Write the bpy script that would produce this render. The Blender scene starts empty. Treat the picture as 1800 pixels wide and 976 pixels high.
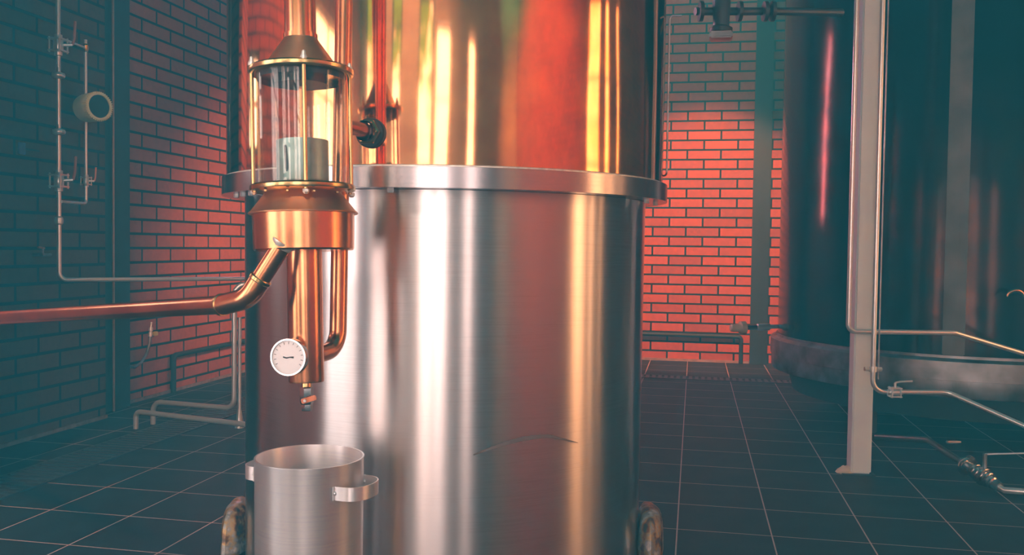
import bpy, bmesh, math, random
from mathutils import Vector, Matrix
random.seed(4)
scene = bpy.context.scene
col = scene.collection

# ------------------------------------------------------------------ camera
FPX, H = 1585.0, 0.92
YAW, PITCH, ROLL = math.atan(320/1585), math.radians(1.97), 0.013
cam_d = bpy.data.cameras.new('camera')
cam = bpy.data.objects.new('camera', cam_d); col.objects.link(cam)
cam_d.sensor_fit = 'HORIZONTAL'; cam_d.sensor_width = 36; cam_d.lens = 36*FPX/1800
cam_d.clip_start = 0.02
RM = Matrix.Rotation(YAW, 3, 'Z') @ Matrix.Rotation(math.pi/2-PITCH, 3, 'X') @ Matrix.Rotation(ROLL, 3, 'Z')
cam.matrix_world = Matrix.Translation((0, 0, H)) @ RM.to_4x4()
scene.camera = cam
CO = Vector((0, 0, H))

# ------------------------------------------------------------------ view, world
scene.view_settings.view_transform = 'Standard'
scene.view_settings.look = 'None'
scene.view_settings.exposure = 0.0
scene.view_settings.gamma = 1.0
scene.view_settings.use_curve_mapping = False
scene.cycles.use_denoising = True
scene.cycles.max_bounces = 8
scene.cycles.sample_clamp_indirect = 4.0
scene.cycles.caustics_reflective = False
scene.cycles.caustics_refractive = False
world = bpy.data.worlds.new('world'); scene.world = world
world.use_nodes = True
bg = world.node_tree.nodes['Background']
bg.inputs[0].default_value = (0.020, 0.098, 0.122, 1)
bg.inputs[1].default_value = 1.0
HAZE = 0.100

# ------------------------------------------------------------------ added spots that brighten bricks, lantern and walls; no such lamps known
def spot(name, loc, target, power, color, angle, blend, radius):
    d = bpy.data.lights.new(name, 'SPOT'); d.energy = power; d.color = color
    d.spot_size = math.radians(angle); d.spot_blend = blend; d.shadow_soft_size = radius
    o = bpy.data.objects.new(name, d); col.objects.link(o); o.location = loc
    o.rotation_euler = (Vector(target)-Vector(loc)).to_track_quat('-Z', 'Y').to_euler()
    return o
WARM = (1.0, 0.66, 0.36)
spot('fill_spot_left_bricks', (-0.55, 6.3, 2.2), (-3.13, 6.0, 0.95), 370, WARM, 50, 1.0, 0.06)
spot('fill_spot_back_bricks', (0.2, 4.0, 4.2), (0.05, 7.5, 0.74), 1750, WARM, 28, 0.45, 0.06)
spot('fill_spot_lantern', (-0.5, -0.3, 3.3), (-0.8, 1.7, 1.4), 220, (1.0, .85, .75), 22, 0.6, 0.10)
spot('fill_spot_right_bricks', (1.7, -0.5, 3.0), (4.5, -0.4, 1.7), 800, WARM, 100, 0.6, 0.10)
spot('fill_spot_side_bricks', (-1.75, 0.6, 3.4), (-3.13, 1.9, 1.2), 330, (1, .72, .55), 75, 0.8, 0.10)
spot('fill_spot_front_wall', (-0.9, 0.1, 3.6), (-0.9, -2.2, 1.9), 400, (1.0, .90, .78), 95, 0.8, 0.10)

# ------------------------------------------------------------------ placing helpers
def ray(px, py):
    return RM @ Vector(((px-900)/FPX, (488-py)/FPX, -1.0))
def at(px, py, Z): return CO + ray(px, py)*Z
def onplane(px, py, axis, v):
    d = ray(px, py); return CO + d*((v-CO[axis])/d[axis])
def oncyl(px, py, c, R):
    d = ray(px, py); a = d.x*d.x+d.y*d.y
    b = d.x*(-c[0])+d.y*(-c[1]); cc = c[0]**2+c[1]**2-R*R
    return CO + d*((-b-math.sqrt(max(0, b*b-a*cc)))/a)

# ------------------------------------------------------------------ materials
def new_mat(name):
    m = bpy.data.materials.new(name); m.use_nodes = True
    return m, m.node_tree, m.node_tree.nodes['Principled BSDF']
def N(nt, t, **kw):
    n = nt.nodes.new(t)
    for k, v in kw.items(): setattr(n, k, v)
    return n
def simple(name, c, rough=0.5, metal=0.0, spec=0.5, vary=0.15, scale=14.0, bump=0.0):
    m, nt, b = new_mat(name)
    tc = N(nt, 'ShaderNodeTexCoord'); no = N(nt, 'ShaderNodeTexNoise')
    no.inputs['Scale'].default_value = scale; no.inputs['Detail'].default_value = 5
    nt.links.new(tc.outputs['Object'], no.inputs['Vector'])
    r = N(nt, 'ShaderNodeValToRGB')
    r.color_ramp.elements[0].position = 0.3; r.color_ramp.elements[1].position = 0.7
    r.color_ramp.elements[0].color = tuple(x*(1-vary) for x in c)+(1,)
    r.color_ramp.elements[1].color = tuple(min(1, x*(1+vary)) for x in c)+(1,)
    nt.links.new(no.outputs['Fac'], r.inputs[0]); nt.links.new(r.outputs[0], b.inputs['Base Color'])
    b.inputs['Roughness'].default_value = rough; b.inputs['Metallic'].default_value = metal
    b.inputs['Specular IOR Level'].default_value = spec
    if bump:
        bp = N(nt, 'ShaderNodeBump'); bp.inputs['Strength'].default_value = bump; bp.inputs['Distance'].default_value = 0.01
        nt.links.new(no.outputs['Fac'], bp.inputs['Height']); nt.links.new(bp.outputs[0], b.inputs['Normal'])
    return m
def brick_mat(name, axis, width, row, zoff, xoff, tint=(1, 1, 1)):
    m, nt, b = new_mat(name)
    tc = N(nt, 'ShaderNodeTexCoord'); sx = N(nt, 'ShaderNodeSeparateXYZ'); cx = N(nt, 'ShaderNodeCombineXYZ')
    nt.links.new(tc.outputs['Object'], sx.inputs[0])
    ax = N(nt, 'ShaderNodeMath', operation='ADD'); ax.inputs[1].default_value = xoff + 40*width
    az = N(nt, 'ShaderNodeMath', operation='ADD'); az.inputs[1].default_value = zoff + 40*row
    nt.links.new(sx.outputs[axis], ax.inputs[0]); nt.links.new(sx.outputs[2], az.inputs[0])
    nt.links.new(ax.outputs[0], cx.inputs[0]); nt.links.new(az.outputs[0], cx.inputs[1])
    br = N(nt, 'ShaderNodeTexBrick'); br.offset = 0.5; br.offset_frequency = 2
    br.inputs['Scale'].default_value = 1; br.inputs['Brick Width'].default_value = width; br.inputs['Row Height'].default_value = row
    br.inputs['Mortar Size'].default_value = 0.0078; br.inputs['Mortar Smooth'].default_value = 0.1; br.inputs['Bias'].default_value = 0
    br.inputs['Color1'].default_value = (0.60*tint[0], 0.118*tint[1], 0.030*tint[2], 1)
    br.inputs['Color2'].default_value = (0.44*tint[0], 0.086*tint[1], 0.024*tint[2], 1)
    br.inputs['Mortar'].default_value = (0.016, 0.015, 0.015, 1)
    nt.links.new(cx.outputs[0], br.inputs['Vector'])
    no = N(nt, 'ShaderNodeTexNoise'); no.inputs['Scale'].default_value = 35; no.inputs['Detail'].default_value = 6
    nt.links.new(tc.outputs['Object'], no.inputs['Vector'])
    mx = N(nt, 'ShaderNodeMix', data_type='RGBA', blend_type='MULTIPLY'); mx.inputs[0].default_value = 0.45
    rp = N(nt, 'ShaderNodeValToRGB'); rp.color_ramp.elements[0].position = 0.3; rp.color_ramp.elements[0].color = (.55, .55, .55, 1)
    rp.color_ramp.elements[1].position = 0.65
    nt.links.new(no.outputs['Fac'], rp.inputs[0])
    nt.links.new(br.outputs['Color'], mx.inputs[6]); nt.links.new(rp.outputs[0], mx.inputs[7])
    nt.links.new(mx.outputs[2], b.inputs['Base Color'])
    b.inputs['Roughness'].default_value = 0.75; b.inputs['Specular IOR Level'].default_value = 0.25
    iv = N(nt, 'ShaderNodeMath', operation='SUBTRACT'); iv.inputs[0].default_value = 1
    nt.links.new(br.outputs['Fac'], iv.inputs[1])
    bp = N(nt, 'ShaderNodeBump'); bp.inputs['Strength'].default_value = 0.9; bp.inputs['Distance'].default_value = 0.008
    nt.links.new(iv.outputs[0], bp.inputs['Height']); nt.links.new(bp.outputs[0], b.inputs['Normal'])
    return m
def floor_mat():
    m, nt, b = new_mat('dark_floor_tile')
    tc = N(nt, 'ShaderNodeTexCoord'); mp = N(nt, 'ShaderNodeMapping')
    mp.inputs['Location'].default_value = (0.038+30.0, -0.281+30.0, 0)
    nt.links.new(tc.outputs['Object'], mp.inputs['Vector'])
    br = N(nt, 'ShaderNodeTexBrick'); br.offset = 0.0
    br.inputs['Scale'].default_value = 1; br.inputs['Brick Width'].default_value = .3; br.inputs['Row Height'].default_value = .3
    br.inputs['Mortar Size'].default_value = 0.0024; br.inputs['Mortar Smooth'].default_value = 0.1
    br.inputs['Color1'].default_value = (0.022, 0.018, 0.019, 1); br.inputs['Color2'].default_value = (0.015, 0.013, 0.014, 1)
    br.inputs['Mortar'].default_value = (0.60, 0.46, 0.43, 1)
    nt.links.new(mp.outputs[0], br.inputs['Vector']); nt.links.new(br.outputs['Color'], b.inputs['Base Color'])
    no = N(nt, 'ShaderNodeTexNoise'); no.inputs['Scale'].default_value = 9; no.inputs['Detail'].default_value = 8
    nt.links.new(tc.outputs['Object'], no.inputs['Vector'])
    rr = N(nt, 'ShaderNodeMapRange'); rr.inputs[3].default_value = 0.5; rr.inputs[4].default_value = 0.7
    nt.links.new(no.outputs['Fac'], rr.inputs[0]); nt.links.new(rr.outputs[0], b.inputs['Roughness'])
    bp = N(nt, 'ShaderNodeBump'); bp.inputs['Strength'].default_value = 0.15; bp.inputs['Distance'].default_value = 0.004
    nt.links.new(no.outputs['Fac'], bp.inputs['Height']); nt.links.new(bp.outputs[0], b.inputs['Normal'])
    b.inputs['Specular IOR Level'].default_value = 0.25
    return m
def copper_mat(name, c, rough, wob=0.0, wscale=(3, 3, 0.7), vary=0.12, spots=None):
    m, nt, b = new_mat(name)
    tc = N(nt, 'ShaderNodeTexCoord'); mp = N(nt, 'ShaderNodeMapping'); mp.inputs['Scale'].default_value = wscale
    nt.links.new(tc.outputs['Object'], mp.inputs['Vector'])
    no = N(nt, 'ShaderNodeTexNoise'); no.inputs['Scale'].default_value = 1.6; no.inputs['Detail'].default_value = 1.0
    nt.links.new(mp.outputs[0], no.inputs['Vector'])
    st = N(nt, 'ShaderNodeTexNoise'); st.inputs['Scale'].default_value = 9; st.inputs['Detail'].default_value = 8
    nt.links.new(tc.outputs['Object'], st.inputs['Vector'])
    r = N(nt, 'ShaderNodeValToRGB'); r.color_ramp.elements[0].position = .32; r.color_ramp.elements[1].position = .68
    r.color_ramp.elements[0].color = tuple(x*(1-vary) for x in (spots or c))+(1,)
    r.color_ramp.elements[1].color = tuple(min(1, x*(1+vary*.5)) for x in c)+(1,)
    nt.links.new(st.outputs['Fac'], r.inputs[0]); nt.links.new(r.outputs[0], b.inputs['Base Color'])
    b.inputs['Metallic'].default_value = 1
    rr = N(nt, 'ShaderNodeMapRange'); rr.inputs[3].default_value = rough*.8; rr.inputs[4].default_value = rough*1.25
    nt.links.new(st.outputs['Fac'], rr.inputs[0]); nt.links.new(rr.outputs[0], b.inputs['Roughness'])
    if wob:
        bp = N(nt, 'ShaderNodeBump'); bp.inputs['Strength'].default_value = 1.0; bp.inputs['Distance'].default_value = wob
        nt.links.new(no.outputs['Fac'], bp.inputs['Height']); nt.links.new(bp.outputs[0], b.inputs['Normal'])
    return m
def brushed_mat(name, c, rough, aniso=0.0, rot=0.25):
    m, nt, b = new_mat(name)
    b.inputs['Metallic'].default_value = .8 if name == 'pot_aluminium' else 1; b.inputs['Roughness'].default_value = rough
    tc = N(nt, 'ShaderNodeTexCoord'); mp = N(nt, 'ShaderNodeMapping'); mp.inputs['Scale'].default_value = (2.2, 2.2, 120)
    nt.links.new(tc.outputs['Object'], mp.inputs['Vector'])
    no = N(nt, 'ShaderNodeTexNoise'); no.inputs['Scale'].default_value = 3; no.inputs['Detail'].default_value = 6
    nt.links.new(mp.outputs[0], no.inputs['Vector'])
    cl = N(nt, 'ShaderNodeTexNoise'); cl.inputs['Scale'].default_value = 5; cl.inputs['Detail'].default_value = 7
    nt.links.new(tc.outputs['Object'], cl.inputs['Vector'])
    ad = N(nt, 'ShaderNodeMath', operation='ADD'); nt.links.new(no.outputs['Fac'], ad.inputs[0]); nt.links.new(cl.outputs['Fac'], ad.inputs[1])
    r = N(nt, 'ShaderNodeValToRGB'); r.color_ramp.elements[0].position = .7; r.color_ramp.elements[1].position = 1.3
    r.color_ramp.elements[0].color = tuple(x*.93 for x in c)+(1,); r.color_ramp.elements[1].color = tuple(min(1, x*1.04) for x in c)+(1,)
    hf = N(nt, 'ShaderNodeMath', operation='MULTIPLY'); hf.inputs[1].default_value = 1.0
    nt.links.new(ad.outputs[0], hf.inputs[0]); nt.links.new(hf.outputs[0], r.inputs[0]); nt.links.new(r.outputs[0], b.inputs['Base Color'])
    if aniso:
        tg = N(nt, 'ShaderNodeTangent', direction_type='RADIAL', axis='Z')
        b.inputs['Anisotropic'].default_value = aniso; b.inputs['Anisotropic Rotation'].default_value = rot
        nt.links.new(tg.outputs[0], b.inputs['Tangent'])
    return m
def pane_mat(name, c1, c2, strength, scale=3.0, lo=.42, hi=.58, grade=0.0, mid=1.6):
    m = bpy.data.materials.new(name); m.use_nodes = True; nt = m.node_tree
    nt.nodes.clear(); out = N(nt, 'ShaderNodeOutputMaterial'); em = N(nt, 'ShaderNodeEmission')
    tc = N(nt, 'ShaderNodeTexCoord'); no = N(nt, 'ShaderNodeTexNoise'); no.inputs['Scale'].default_value = scale; no.inputs['Detail'].default_value = 3
    nt.links.new(tc.outputs['Object'], no.inputs['Vector'])
    r = N(nt, 'ShaderNodeValToRGB'); r.color_ramp.elements[0].position = lo; r.color_ramp.elements[1].position = hi
    r.color_ramp.elements[0].color = c1+(1,); r.color_ramp.elements[1].color = c2+(1,)
    sx = N(nt, 'ShaderNodeSeparateXYZ'); nt.links.new(tc.outputs['Object'], sx.inputs[0])
    g = N(nt, 'ShaderNodeMath', operation='MULTIPLY_ADD'); g.inputs[1].default_value = -grade; g.inputs[2].default_value = grade*mid
    nt.links.new(sx.outputs[2], g.inputs[0]); ad = N(nt, 'ShaderNodeMath', operation='ADD')
    nt.links.new(g.outputs[0], ad.inputs[0]); nt.links.new(no.outputs['Fac'], ad.inputs[1])
    nt.links.new(ad.outputs[0], r.inputs[0]); nt.links.new(r.outputs[0], em.inputs[0])
    em.inputs[1].default_value = strength
    nt.links.new(em.outputs[0], out.inputs[0]); return m
def glass_mat(name):
    m = bpy.data.materials.new(name); m.use_nodes = True; nt = m.node_tree
    nt.nodes.clear(); out = N(nt, 'ShaderNodeOutputMaterial'); tr = N(nt, 'ShaderNodeBsdfTransparent'); gl = N(nt, 'ShaderNodeBsdfGlossy')
    tr.inputs[0].default_value = (0.97, 0.985, 0.975, 1); gl.inputs['Roughness'].default_value = 0.015
    lw = N(nt, 'ShaderNodeLayerWeight'); pw = N(nt, 'ShaderNodeMath', operation='POWER'); pw.inputs[1].default_value = 4.0
    ml = N(nt, 'ShaderNodeMath', operation='MULTIPLY_ADD'); ml.inputs[1].default_value = .55; ml.inputs[2].default_value = .04
    nt.links.new(lw.outputs['Facing'], pw.inputs[0]); nt.links.new(pw.outputs[0], ml.inputs[0])
    mx = N(nt, 'ShaderNodeMixShader'); nt.links.new(ml.outputs[0], mx.inputs[0]); nt.links.new(tr.outputs[0], mx.inputs[1]); nt.links.new(gl.outputs[0], mx.inputs[2])
    nt.links.new(mx.outputs[0], out.inputs[0]); return m

M = dict(
    brick_left=brick_mat('brick_left', 1, 0.29, 0.0822, -0.061, -0.047),
    brick_pier=brick_mat('shaded_brick_pier', 1, 0.29, 0.0822, -0.061, -0.047, (.32, .5, .6)),  # tint darkens the pier bricks in place of shade
    brick_back=brick_mat('brick_back', 0, 0.267, 0.0783, 0.0, 0.073),
    brick_other=brick_mat('brick_plain', 0, 0.267, 0.0783, 0, 0),
    brick_right=brick_mat('brick_right', 1, 0.267, 0.0783, 0, 0),
    floor=floor_mat(),
    cone=copper_mat('soft_copper', (0.90, 0.43, 0.21), 0.38, vary=.15, spots=(0.80, 0.38, 0.18)),
    shell=copper_mat('polished_copper_shell', (0.92, 0.43, 0.18), 0.075, 0.005, (2.6, 2.6, 0.8), .10, (0.80, 0.33, 0.15)),
    copper=copper_mat('copper', (0.80, 0.34, 0.165), 0.23, 0.0003, (14, 14, 4), .15, (0.66, 0.26, 0.11)),
    brass=copper_mat('brass', (0.72, 0.50, 0.22), 0.22, 0.0, vary=.15, spots=(0.62, 0.40, 0.16)),
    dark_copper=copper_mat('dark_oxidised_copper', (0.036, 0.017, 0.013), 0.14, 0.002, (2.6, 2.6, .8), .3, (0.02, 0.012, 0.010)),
    steel_body=brushed_mat('brushed_stainless', (0.70, 0.675, 0.69), 0.28, 0.95),
    steel_band=brushed_mat('stainless_band', (0.50, 0.47, 0.50), 0.22, 0.5),
    pot=brushed_mat('pot_aluminium', (0.92, 0.90, 0.92), 0.40, 0.8),
    pipe=simple('stainless_pipe', (0.84, 0.91, 0.97), 0.28, 0.68, vary=.06),
    worn=simple('worn_stainless', (0.32, 0.37, 0.42), 0.42, 1.0, vary=.5, scale=9),
    grey_paint=simple('grey_painted_steel', (0.82, 0.93, 1.0), 0.45, 0.0, vary=.08, scale=6),
    rib=simple('dull_rib_metal', (0.16, 0.17, 0.18), 0.6, 0.3, vary=.3, scale=9),
    plaster=simple('pale_plaster', (0.58, 0.55, 0.54), 0.8, 0.0, vary=.06, scale=3),
    brown=simple('brown_pipe', (0.42, 0.25, 0.17), 0.4, 0.5),
    chrome=simple('bright_chrome', (0.82, 0.83, 0.85), 0.16, 1.0, vary=.04),
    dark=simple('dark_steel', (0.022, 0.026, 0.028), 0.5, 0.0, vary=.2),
    rubber=simple('black_rubber', (0.015, 0.018, 0.02), 0.55, 0.0),
    cream=simple('cream_plastic', (0.78, 0.78, 0.48), 0.5, 0.0, vary=.06),
    white=simple('white_enamel', (0.92, 0.89, 0.91), 0.35, 0.0, vary=.02),
    ivory=simple('ivory_plastic', (0.75, 0.68, 0.52), 0.45, 0.0, vary=.1),
    ink=simple('black_ink', (0.01, 0.014, 0.018), 0.6, 0.0),
    orange=simple('orange_enamel', (0.80, 0.25, 0.10), 0.4, 0.0, vary=.1),
    red=simple('dull_red_enamel', (0.5, 0.12, 0.06), 0.4, 0.0, vary=.1),
    yellow=simple('yellow_plastic', (0.75, 0.55, 0.04), 0.4, 0.0),
    blue=simple('blue_tag', (0.12, 0.24, 0.50), 0.5, 0.0),
    cup=simple('patinated_tin', (0.34, 0.46, 0.43), 0.40, 0.55, vary=.3, scale=20),
    solder=simple('solder', (0.78, 0.76, 0.70), 0.4, 0.6, vary=.2, scale=80),
    mottle=None,
    sill=simple('pale_mortar_ledge', (0.30, 0.22, 0.20), 0.8, 0.0, vary=.3, scale=30),
    frame=simple('dark_window_frame', (0.05, 0.05, 0.05), 0.5),
    scuff=simple('dark_scuff', (0.24, 0.21, 0.21), 0.5, 0.6),
    glass=glass_mat('clear_glass'),
)
def mottle_mat():
    m, nt, b = new_mat('mottled_gilt_bronze')
    tc = N(nt, 'ShaderNodeTexCoord'); no = N(nt, 'ShaderNodeTexNoise'); no.inputs['Scale'].default_value = 26; no.inputs['Detail'].default_value = 7
    nt.links.new(tc.outputs['Object'], no.inputs['Vector'])
    r = N(nt, 'ShaderNodeValToRGB'); e = r.color_ramp.elements
    e[0].position = .36; e[0].color = (.05, .06, .06, 1); e[1].position = .66; e[1].color = (.85, .80, .72, 1)
    for p, c in ((.45, (.28, .13, .05, 1)), (.52, (.55, .38, .15, 1)), (.58, (.35, .38, .40, 1))):
        x = e.new(p); x.color = c
    nt.links.new(no.outputs['Fac'], r.inputs[0]); nt.links.new(r.outputs[0], b.inputs['Base Color'])
    b.inputs['Metallic'].default_value = .5; b.inputs['Roughness'].default_value = .38
    bp = N(nt, 'ShaderNodeBump'); bp.inputs['Strength'].default_value = .6; bp.inputs['Distance'].default_value = .01
    nt.links.new(no.outputs['Fac'], bp.inputs['Height']); nt.links.new(bp.outputs[0], b.inputs['Normal'])
    return m
M['mottle'] = mottle_mat()

# ------------------------------------------------------------------ mesh helpers
def basis(d):
    d = Vector(d).normalized(); a = Vector((0, 0, 1)) if abs(d.z) < .9 else Vector((1, 0, 0))
    x = d.cross(a).normalized(); return x, d.cross(x).normalized(), d
class MB:
    def __init__(s): s.v = []; s.f = []
    def ring(s, c, x, y, r, n):
        i0 = len(s.v)
        for k in range(n):
            t = 2*math.pi*k/n; s.v.append(Vector(c)+x*(math.cos(t)*r)+y*(math.sin(t)*r))
        return list(range(i0, i0+n))
    def bridge(s, a, b):
        n = len(a)
        for k in range(n): s.f.append((a[k], a[(k+1) % n], b[(k+1) % n], b[k]))
    def lathe(s, prof, c=(0, 0, 0), d=(0, 0, 1), n=48, cap0=True, cap1=True, closed=False):
        x, y, d = basis(d); c = Vector(c); rings = [s.ring(c+d*z, x, y, max(r, 1e-5), n) for r, z in prof]
        for a, b in zip(rings, rings[1:]): s.bridge(a, b)
        if closed: s.bridge(rings[-1], rings[0])
        else:
            if cap0: s.f.append(tuple(rings[0]))
            if cap1: s.f.append(tuple(rings[-1]))
        return s
    def cyl(s, p0, p1, r, n=24, r1=None):
        p0 = Vector(p0); p1 = Vector(p1); L = (p1-p0).length
        return s.lathe([(r, 0), (r if r1 is None else r1, L)], p0, p1-p0, n)
    def bolt(s, p, d, r, h):
        return s.lathe([(r, 0), (r, h*.8), (r*.8, h)], p, d, 6)
    def tube(s, pts, r, n=20, cap=True):
        pts = [Vector(p) for p in pts]; T = []
        for i in range(len(pts)):
            a = pts[max(i-1, 0)]; b = pts[min(i+1, len(pts)-1)]; T.append((b-a).normalized())
        x, y, _ = basis(T[0]); rings = []
        for i, p in enumerate(pts):
            if i:
                q = T[i-1].rotation_difference(T[i]); x = q @ x; y = q @ y
            rr = r[i] if isinstance(r, (list, tuple)) else r
            rings.append(s.ring(p, x, y, rr, n))
        for a, b in zip(rings, rings[1:]): s.bridge(a, b)
        if cap: s.f.append(tuple(rings[0])); s.f.append(tuple(rings[-1]))
        return s
    def box(s, lo, hi, rot=None, o=(0, 0, 0), bev=0.0):
        bm = bmesh.new(); bmesh.ops.create_cube(bm, size=1)
        lo = Vector(lo); hi = Vector(hi)
        for v in bm.verts: v.co = Vector([lo[i]+(v.co[i]+.5)*(hi[i]-lo[i]) for i in range(3)])
        if bev: bmesh.ops.bevel(bm, geom=bm.edges[:], offset=bev, segments=2, affect='EDGES')
        i0 = len(s.v); bm.verts.index_update()
        for v in bm.verts:
            p = v.co.copy()
            if rot is not None: p = rot @ p
            s.v.append(p+Vector(o))
        for f in bm.faces: s.f.append(tuple(i0+v.index for v in f.verts))
        bm.free(); return s
    def strip(s, pts_a, pts_b):
        i0 = len(s.v); n = len(pts_a); s.v += [Vector(p) for p in pts_a]+[Vector(p) for p in pts_b]
        for k in range(n-1): s.f.append((i0+k, i0+k+1, i0+n+k+1, i0+n+k))
        return s
    def build(s, name, mat, parent=None, off=(0, 0, 0), smooth=True, ang=35):
        me = bpy.data.meshes.new(name); off = Vector(off)
        me.from_pydata([tuple(v-off) for v in s.v], [], s.f)
        bm = bmesh.new(); bm.from_mesh(me); bmesh.ops.recalc_face_normals(bm, faces=bm.faces[:]); bm.to_mesh(me); bm.free()
        me.materials.append(mat)
        if smooth:
            me.polygons.foreach_set('use_smooth', [True]*len(me.polygons)); me.set_sharp_from_angle(angle=math.radians(ang))
        o = bpy.data.objects.new(name, me); col.objects.link(o)
        if parent is not None: o.parent = parent
        else: o.location = off
        return o
def fillet(pts, R, n=8):
    pts = [Vector(p) for p in pts]; out = [pts[0]]
    for a, p, b in zip(pts, pts[1:], pts[2:]):
        u = (a-p).normalized(); w = (b-p).normalized(); th = u.angle(w)
        t = min(R/math.tan(th/2), (a-p).length*.48, (b-p).length*.48); RR = t*math.tan(th/2)
        c = p+(u+w).normalized()*(RR/math.sin(th/2)); s0 = p+u*t; s1 = p+w*t
        for k in range(n+1):
            v0 = (s0-c); v1 = (s1-c); q = v0.rotation_difference(v1)
            from mathutils import Quaternion
            out.append(c+Quaternion((1, 0, 0, 0)).slerp(q, k/n) @ v0)
    out.append(pts[-1]); return out
def tag(o, label, cat, group=None):
    o['label'] = label; o['category'] = cat
    if group: o['group'] = group
    return o
def thing(name, label, cat, loc, group=None):
    o = bpy.data.objects.new(name, None); col.objects.link(o); o.location = loc; o.empty_display_size = .05
    return tag(o, label, cat, group)
def struct(name, mb, mat, smooth=False):
    o = mb.build(name, mat, smooth=smooth); o['kind'] = 'structure'; return o

# ------------------------------------------------------------------ the setting
XL, XR, YF, YB, WH = -3.13, 4.5, -2.2, 7.5, 4.3
struct('floor', MB().box((XL-.3, YF-.3, -.1), (XR+.3, YB+.3, 0)), M['floor'])
def wall(name, axis, at_, out, lo, hi, mat, openings):
    """brick wall in a plane of constant x (axis 0) or y (axis 1), built around its window openings"""
    mb = MB(); a, b = sorted((at_, at_+out))
    def bx(t0, t1, z0, z1):
        if t1-t0 < 1e-4: return
        mb.box((a, t0, z0), (b, t1, z1)) if axis == 0 else mb.box((t0, a, z0), (t1, b, z1))
    t = lo
    for (t0, t1, z0, z1) in sorted(openings):
        bx(t, t0, 0, WH); bx(t0, t1, 0, z0); bx(t0, t1, z1, WH); t = t1
    bx(t, hi, 0, WH); struct(name, mb, mat)
wn = [0]
def window(axis, at_, out, t0, t1, z0, z1, mat, bars=1, rows=3):
    wn[0] += 1; fr = MB(); w = .05; a, b = sorted((at_+out*.25, at_+out*.6)); m = (a+b)/2
    def bx(m_, p0, p1, q0, q1, aa, bb):
        m_.box((aa, p0, q0), (bb, p1, q1)) if axis == 0 else m_.box((p0, aa, q0), (p1, bb, q1))
    bx(fr, t0, t0+w, z0, z1, a, b); bx(fr, t1-w, t1, z0, z1, a, b); bx(fr, t0, t1, z0, z0+w, a, b); bx(fr, t0, t1, z1-w, z1, a, b)
    for k in range(1, bars+1): c = t0+(t1-t0)*k/(bars+1); bx(fr, c-.015, c+.015, z0, z1, a, b)
    for k in range(1, rows+1): c = z0+(z1-z0)*k/(rows+1); bx(fr, t0, t1, c-.012, c+.012, a, b)
    f = fr.build('window_%d' % wn[0], M['frame'], smooth=False); f['kind'] = 'structure'
    p = MB(); bx(p, t0+.01, t1-.01, z0+.01, z1-.01, m-.004, m+.004)
    p.build('window_pane', mat, f, smooth=False)
P_WHITE = pane_mat('bright_daylight_pane', (.88, .92, 1.0), (.93, .95, 1.0), 7.5)
P_GREEN = pane_mat('daylight_pane_with_foliage', (.07, .16, .015), (.95, .95, 1.0), 7.5, 3.0, .40, .60, .32, 2.25)
P_WARM = pane_mat('warm_daylight_pane', (1.0, .55, .22), (1.0, .72, .42), 6.0)
P_SOFT = pane_mat('soft_daylight_pane', (.82, .88, .95), (.90, .95, 1), 6.8)
P_PINK = pane_mat('pink_streak_glow', (.95, .35, .55), (.80, .60, 1.0), 60, 5)  # added glow, placed unseen to give the pink streak on the dark vessel
front = [(-2.85, -2.05, .05, 3.15), (-1.68, -1.25, 1.35, 3.15), (-.60, -.03, .05, 2.95), (.03, .60, .05, 2.72), (1.42, 1.85, .05, 2.72)]
wall('wall_front', 1, YF, -.25, XL-.25, XR+.25, M['plaster'], front)
for k, (o, mt) in enumerate(zip(front, (P_GREEN, P_GREEN, P_GREEN, P_WHITE, P_WHITE))):
    window(1, YF, -.25, *o, mt, 0 if o[1]-o[0] < .6 else 1)
left = [(-1.5, .35, .2, 2.4), (2.22, 2.62, 1.35, 1.88), (5.82, 6.14, 1.5, 3.8)]  # small middle window added out of view for the highlight on the outlet pipe
wall('wall_left', 0, XL, -.25, YF, YB, M['brick_left'], left)
window(0, XL, -.25, *left[0], P_SOFT, 2); window(0, XL, -.25, *left[1], P_SOFT, 0, 1); window(0, XL, -.25, *left[2], P_PINK, 0, 6)
right = [(2.10, 2.85, .05, 3.1), (3.15, 3.45, .05, 3.1), (3.9, 4.1, .05, 3.1)]
wall('wall_right', 0, XR, .25, YF, YB, M['brick_right'], right)
for o in right: window(0, XR, .25, *o, P_WARM, 0)
wall('wall_back', 1, YB, .25, XL-.25, XR+.25, M['brick_back'], [])
# pier on the left wall, with a dark strip in the corner beyond it
PX = -2.99
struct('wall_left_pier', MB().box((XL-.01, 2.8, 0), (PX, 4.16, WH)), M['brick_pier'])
struct('wall_left_light_blocker', MB().box((XL-.01, 2.70, 0), (-2.5, 2.80, WH)), M['brick_other'])  # unseen slab added to keep window light off the pier
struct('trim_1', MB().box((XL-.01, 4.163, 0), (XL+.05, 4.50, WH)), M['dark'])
struct('trim_2', MB().box((.45, YB-.06, 0), (.585, YB+.01, WH)), M['dark'])
struct('baseboard_left', MB().box((XL, 4.503, 0), (XL+.012, YB-.013, .018)), M['sill'])
struct('baseboard_pier', MB().box((PX, 2.8, 0), (PX+.012, 4.16, .018)), M['sill'])
struct('baseboard_back', MB().box((XL+.013, YB-.012, 0), (.447, YB, .018)), M['sill'])

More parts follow.
